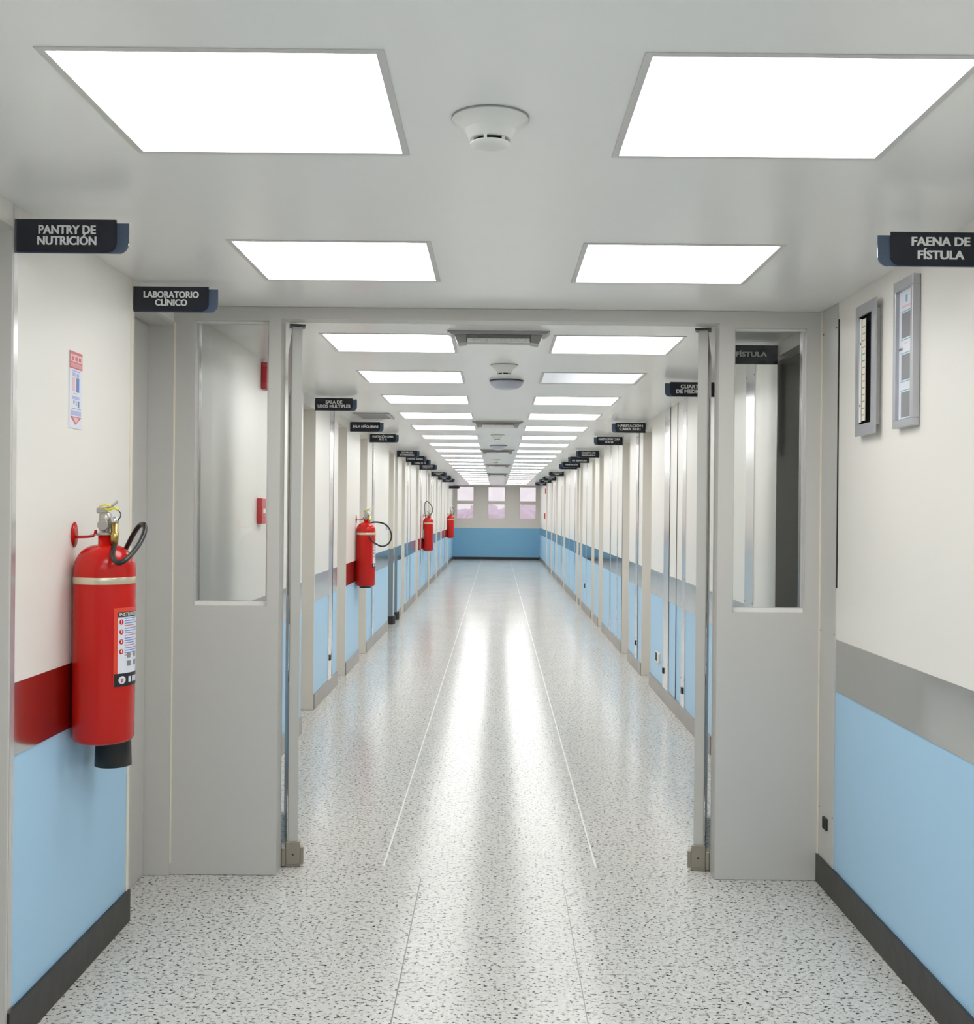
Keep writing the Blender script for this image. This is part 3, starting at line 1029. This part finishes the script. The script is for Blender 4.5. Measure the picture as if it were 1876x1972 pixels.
# electrical panel without its cover and the framed poster, both on the poster wall
x = XR - 0.0005
t = thing('electrical_panel', 'open grey electrical panel with a pale breaker strip, beside the framed poster', 'electrical panel', (x, 4.18, 2.08))
m = MB()
W_, H_ = 0.112, 0.242
for a, b, c, d in ((-W_, W_, H_ - .042, H_), (-W_, W_, -H_, -H_ + .042), (-W_, -W_ + .045, -H_ + .042, H_ - .042), (W_ - .035, W_, -H_ + .042, H_ - .042)):
    m.box(-0.028, -0.022, a, b, c, d, ALUM)
m.build('frame', t)
m = MB()
w2, h2 = W_ - .03, H_ - .034
m.box(-0.022, -0.001, -w2, w2, -h2, -h2 + .004, DARK)
m.box(-0.022, -0.001, -w2, w2, h2 - .004, h2, DARK)
m.box(-0.022, -0.001, -w2, -w2 + .004, -h2, h2, DARK)
m.box(-0.022, -0.001, w2 - .004, w2, -h2, h2, DARK)
m.box(-0.003, -0.0005, -w2, w2, -h2, h2, DARK)
for a, b, c, d in ((-w2 - .002, w2 + .002, h2, h2 + .002), (-w2 - .002, w2 + .002, -h2 - .002, -h2), (-w2 - .002, -w2, -h2, h2), (w2, w2 + .002, -h2, h2)):
    m.box(-0.022, -0.0005, a, b, c, d, TRIM_WHITE)
m.build('enclosure', t)
m = MB()
m.box(-0.022, -0.0195, 0.016, 0.052, -h2 + .02, h2 - .02, OFFWHITE)
strip_part = m.build('breaker_strip', t)
m = MB()
for k in range(14):
    z = -h2 + .04 + k * .025
    m.box(-0.0228, -0.0221, 0.020, 0.048, z, z + .004, GREY_PRINT if k != 9 else mat('green_mark', srgb(80, 170, 120), .5))
m.build('breaker_mark', strip_part)
m = MB()
m.box(-0.0235, -0.0215, 0.057, 0.0768, -H_ + .05, H_ - .05, WHITE)
for z in (-.13, .10):
    m.lathe([(0.004, 0), (0.004, -0.002)], DARK, (-0.0236, 0.064, z), 10, False, 'x')
m.build('cover_strip', t)

t = thing('poster_frame', 'tall silver framed poster with three grey pictures under the hanging sign', 'framed poster', (x, 3.80, 2.085))
m = MB()
W_, H_ = 0.092, 0.247
for a, b, c, d in ((-W_, W_, H_ - .034, H_), (-W_, W_, -H_, -H_ + .026), (-W_, -W_ + .022, -H_ + .026, H_ - .034), (W_ - .022, W_, -H_ + .026, H_ - .034)):
    m.box(-0.026, -0.0005, a, b, c, d, ALUM, 0.002)
m.build('frame', t)
m = MB()
m.box(-0.012, -0.002, -W_ + .022, W_ - .022, -H_ + .026, H_ - .034, PALE_SIGN)
sheet = m.build('sheet', t)
for zc in (0.095, -0.045, -0.17):
    m = MB()
    m.box(-0.0128, -0.0121, -0.045, 0.045, zc - .042, zc + .042, GREY_PRINT)
    m.box(-0.0127, -0.0121, -0.05, 0.05, zc + .046, zc + .049, TEAL_PRINT)
    m.box(-0.0127, -0.0121, -0.05, 0.05, zc - .049, zc - .046, TEAL_PRINT)
    m.build('picture', sheet)
m = MB()
m.box(-0.0127, -0.0121, -0.006, 0.010, 0.172, 0.196, TEAL_PRINT)
m.box(-0.0127, -0.0121, -0.045, 0.045, 0.155, 0.161, PINK_SIGN)
m.box(-0.0127, -0.0121, -0.02, 0.02, 0.033, 0.036, PINK_SIGN)
m.build('heading_print', sheet)
m = MB()
m.tube([(-0.013, 0.03, 0.018), (-0.016, 0.04, 0.020), (-0.014, 0.06, 0.0165)], 0.003, CHROME, 8, 4)
m.build('clip', t)

# alarm devices behind the glass, outlets and switch
t = thing('alarm_sounder', 'red alarm sounder high on the wall behind the partition glass', 'alarm', (XLM + 0.0005, 6.53, 2.305))
MB().box(0, 0.035, -0.055, 0.055, -0.077, 0.077, ALARM, 0.006).build('case', t)
MB().lathe([(0.028, 0.0352), (0.026, 0.04), (0.0, 0.042)], RED_SIGN, (0, 0, -0.005), 20, True, 'x').build('beacon', t)
t = thing('alarm_call_point', 'red manual call point lower on the wall behind the partition glass', 'alarm', (XLM + 0.0005, 6.45, 1.536))
MB().box(0, 0.03, -0.055, 0.055, -0.073, 0.073, ALARM, 0.004).build('case', t)
MB().box(0.0302, 0.033, -0.03, 0.03, -0.012, 0.014, WHITE).build('pull_bar', t)


def outlet(s, X, y, z, w, h, label, plate=False):
    t = thing('cable_outlet', label, 'wall outlet', (X - s * 0.0005, y, z), 'wall outlets')
    m = MB()
    for a, b, c, d in ((-w, w, h - .004, h), (-w, w, -h, -h + .004), (-w, -w + .004, -h + .004, h - .004), (w - .004, w, -h + .004, h - .004)):
        m.box(-s * 0.012, 0, a, b, c, d, DARK if not plate else OFFWHITE)
    m.build('rim', t)
    MB().box(-s * 0.0105, 0, -w + .004, w - .004, -h + .004, h - .004, BLACK).build('socket', t)
    if plate:
        MB().box(-s * 0.013, 0, -w - 0.001, -w - .10, -h, h, OFFWHITE).build('blank_plate', t)


outlet(1, XR, 4.70, 0.274, 0.026, 0.024, 'dark cable hole in the grey joint cover next to the partition')
outlet(1, XRF, 9.80, 0.317, 0.055, 0.04, 'open wall box with cream plate on the blue part of the poster wall', True)
outlet(1, XRF, 9.42, 0.25, 0.025, 0.024, 'dark cable hole in the steel strip beside the open wall box')
outlet(1, XRF, 8.46, 0.236, 0.025, 0.024, 'dark cable hole in the first steel strip past the partition')
outlet(1, XRF, 11.30, 0.265, 0.025, 0.024, 'dark cable hole in the steel strip between two doorways')
outlet(1, XRF, 17.9, 0.40, 0.03, 0.035, 'small dark outlet far down the poster wall')
outlet(-1, XLF, 9.69, 0.296, 0.025, 0.024, 'dark cable hole in the steel strip of the extinguisher wall')
t = thing('switch_plate', 'bluish switch plate on the wall past the second extinguisher', 'light switch', (XLF + 0.0005, 14.6, 1.34))
MB().box(0, 0.01, -0.06, 0.06, -0.04, 0.04, LILAC_PRINT, 0.002).build('plate', t)
MB().box(0.0102, 0.014, -0.02, 0.02, -0.02, 0.02, WHITE).build('rocker', t)
t = thing('exit_marker', 'tiny red marker under the last sign of the poster wall', 'sign', (XRF - 0.0005, 32.6, 2.17))
MB().box(-0.02, 0, -0.1, 0.1, -0.09, 0.05, ALARM, 0.003).build('case', t)
t = thing('alarm_call_box', 'tiny red box at eye height on the far poster wall', 'alarm', (XRF - 0.0005, 32.8, 1.44))
MB().box(-0.03, 0, -0.06, 0.06, -0.08, 0.08, ALARM, 0.003).build('case', t)

# ---------------------------------------------------------------- view outside the end windows, haze painted into its colours
m = MB().box(-160, 160, Y_END + 1.0, 520, -2.6, -2.5, FIELD)
struct(m.build('field'), 'pale pink hazy fields outside the end windows')


def tree(x, y, h, w):
    t = thing('tree', 'hazy mauve tree on the fields outside the end windows', 'tree', (x, y, -2.5), 'hazy trees outside the windows')
    MB().lathe([(0.25, 0), (0.16, h * 0.5)], BARK, seg=8).build('trunk', t)
    bm = bmesh.new()
    bmesh.ops.create_icosphere(bm, subdivisions=3, radius=1)
    ph = random.uniform(0, 6)
    for p in bm.verts:
        c = p.co
        k = 1 + 0.16 * math.sin(5 * c.x + ph) * math.cos(4 * c.y - ph) + 0.12 * math.sin(7 * c.z + 3 * c.x + ph)
        p.co = (c.x * w * k, c.y * w * k, h * 0.62 + c.z * h * 0.40 * k)
    me = bpy.data.meshes.new('crown')
    bm.to_mesh(me)
    bm.free()
    me.materials.append(TREE)
    link('crown', me, t)


for x, y, h, w in ((-6.5, 150, 5.0, 2.2), (-4.3, 170, 4.4, 2.4), (-1.6, 160, 5.1, 2.4), (0.5, 185, 4.5, 2.2), (3.0, 150, 4.7, 2.0), (4.9, 165, 5.2, 2.4), (7.6, 175, 4.6, 2.4), (-9.0, 180, 4.8, 2.6)):
    tree(x, y, h, w)
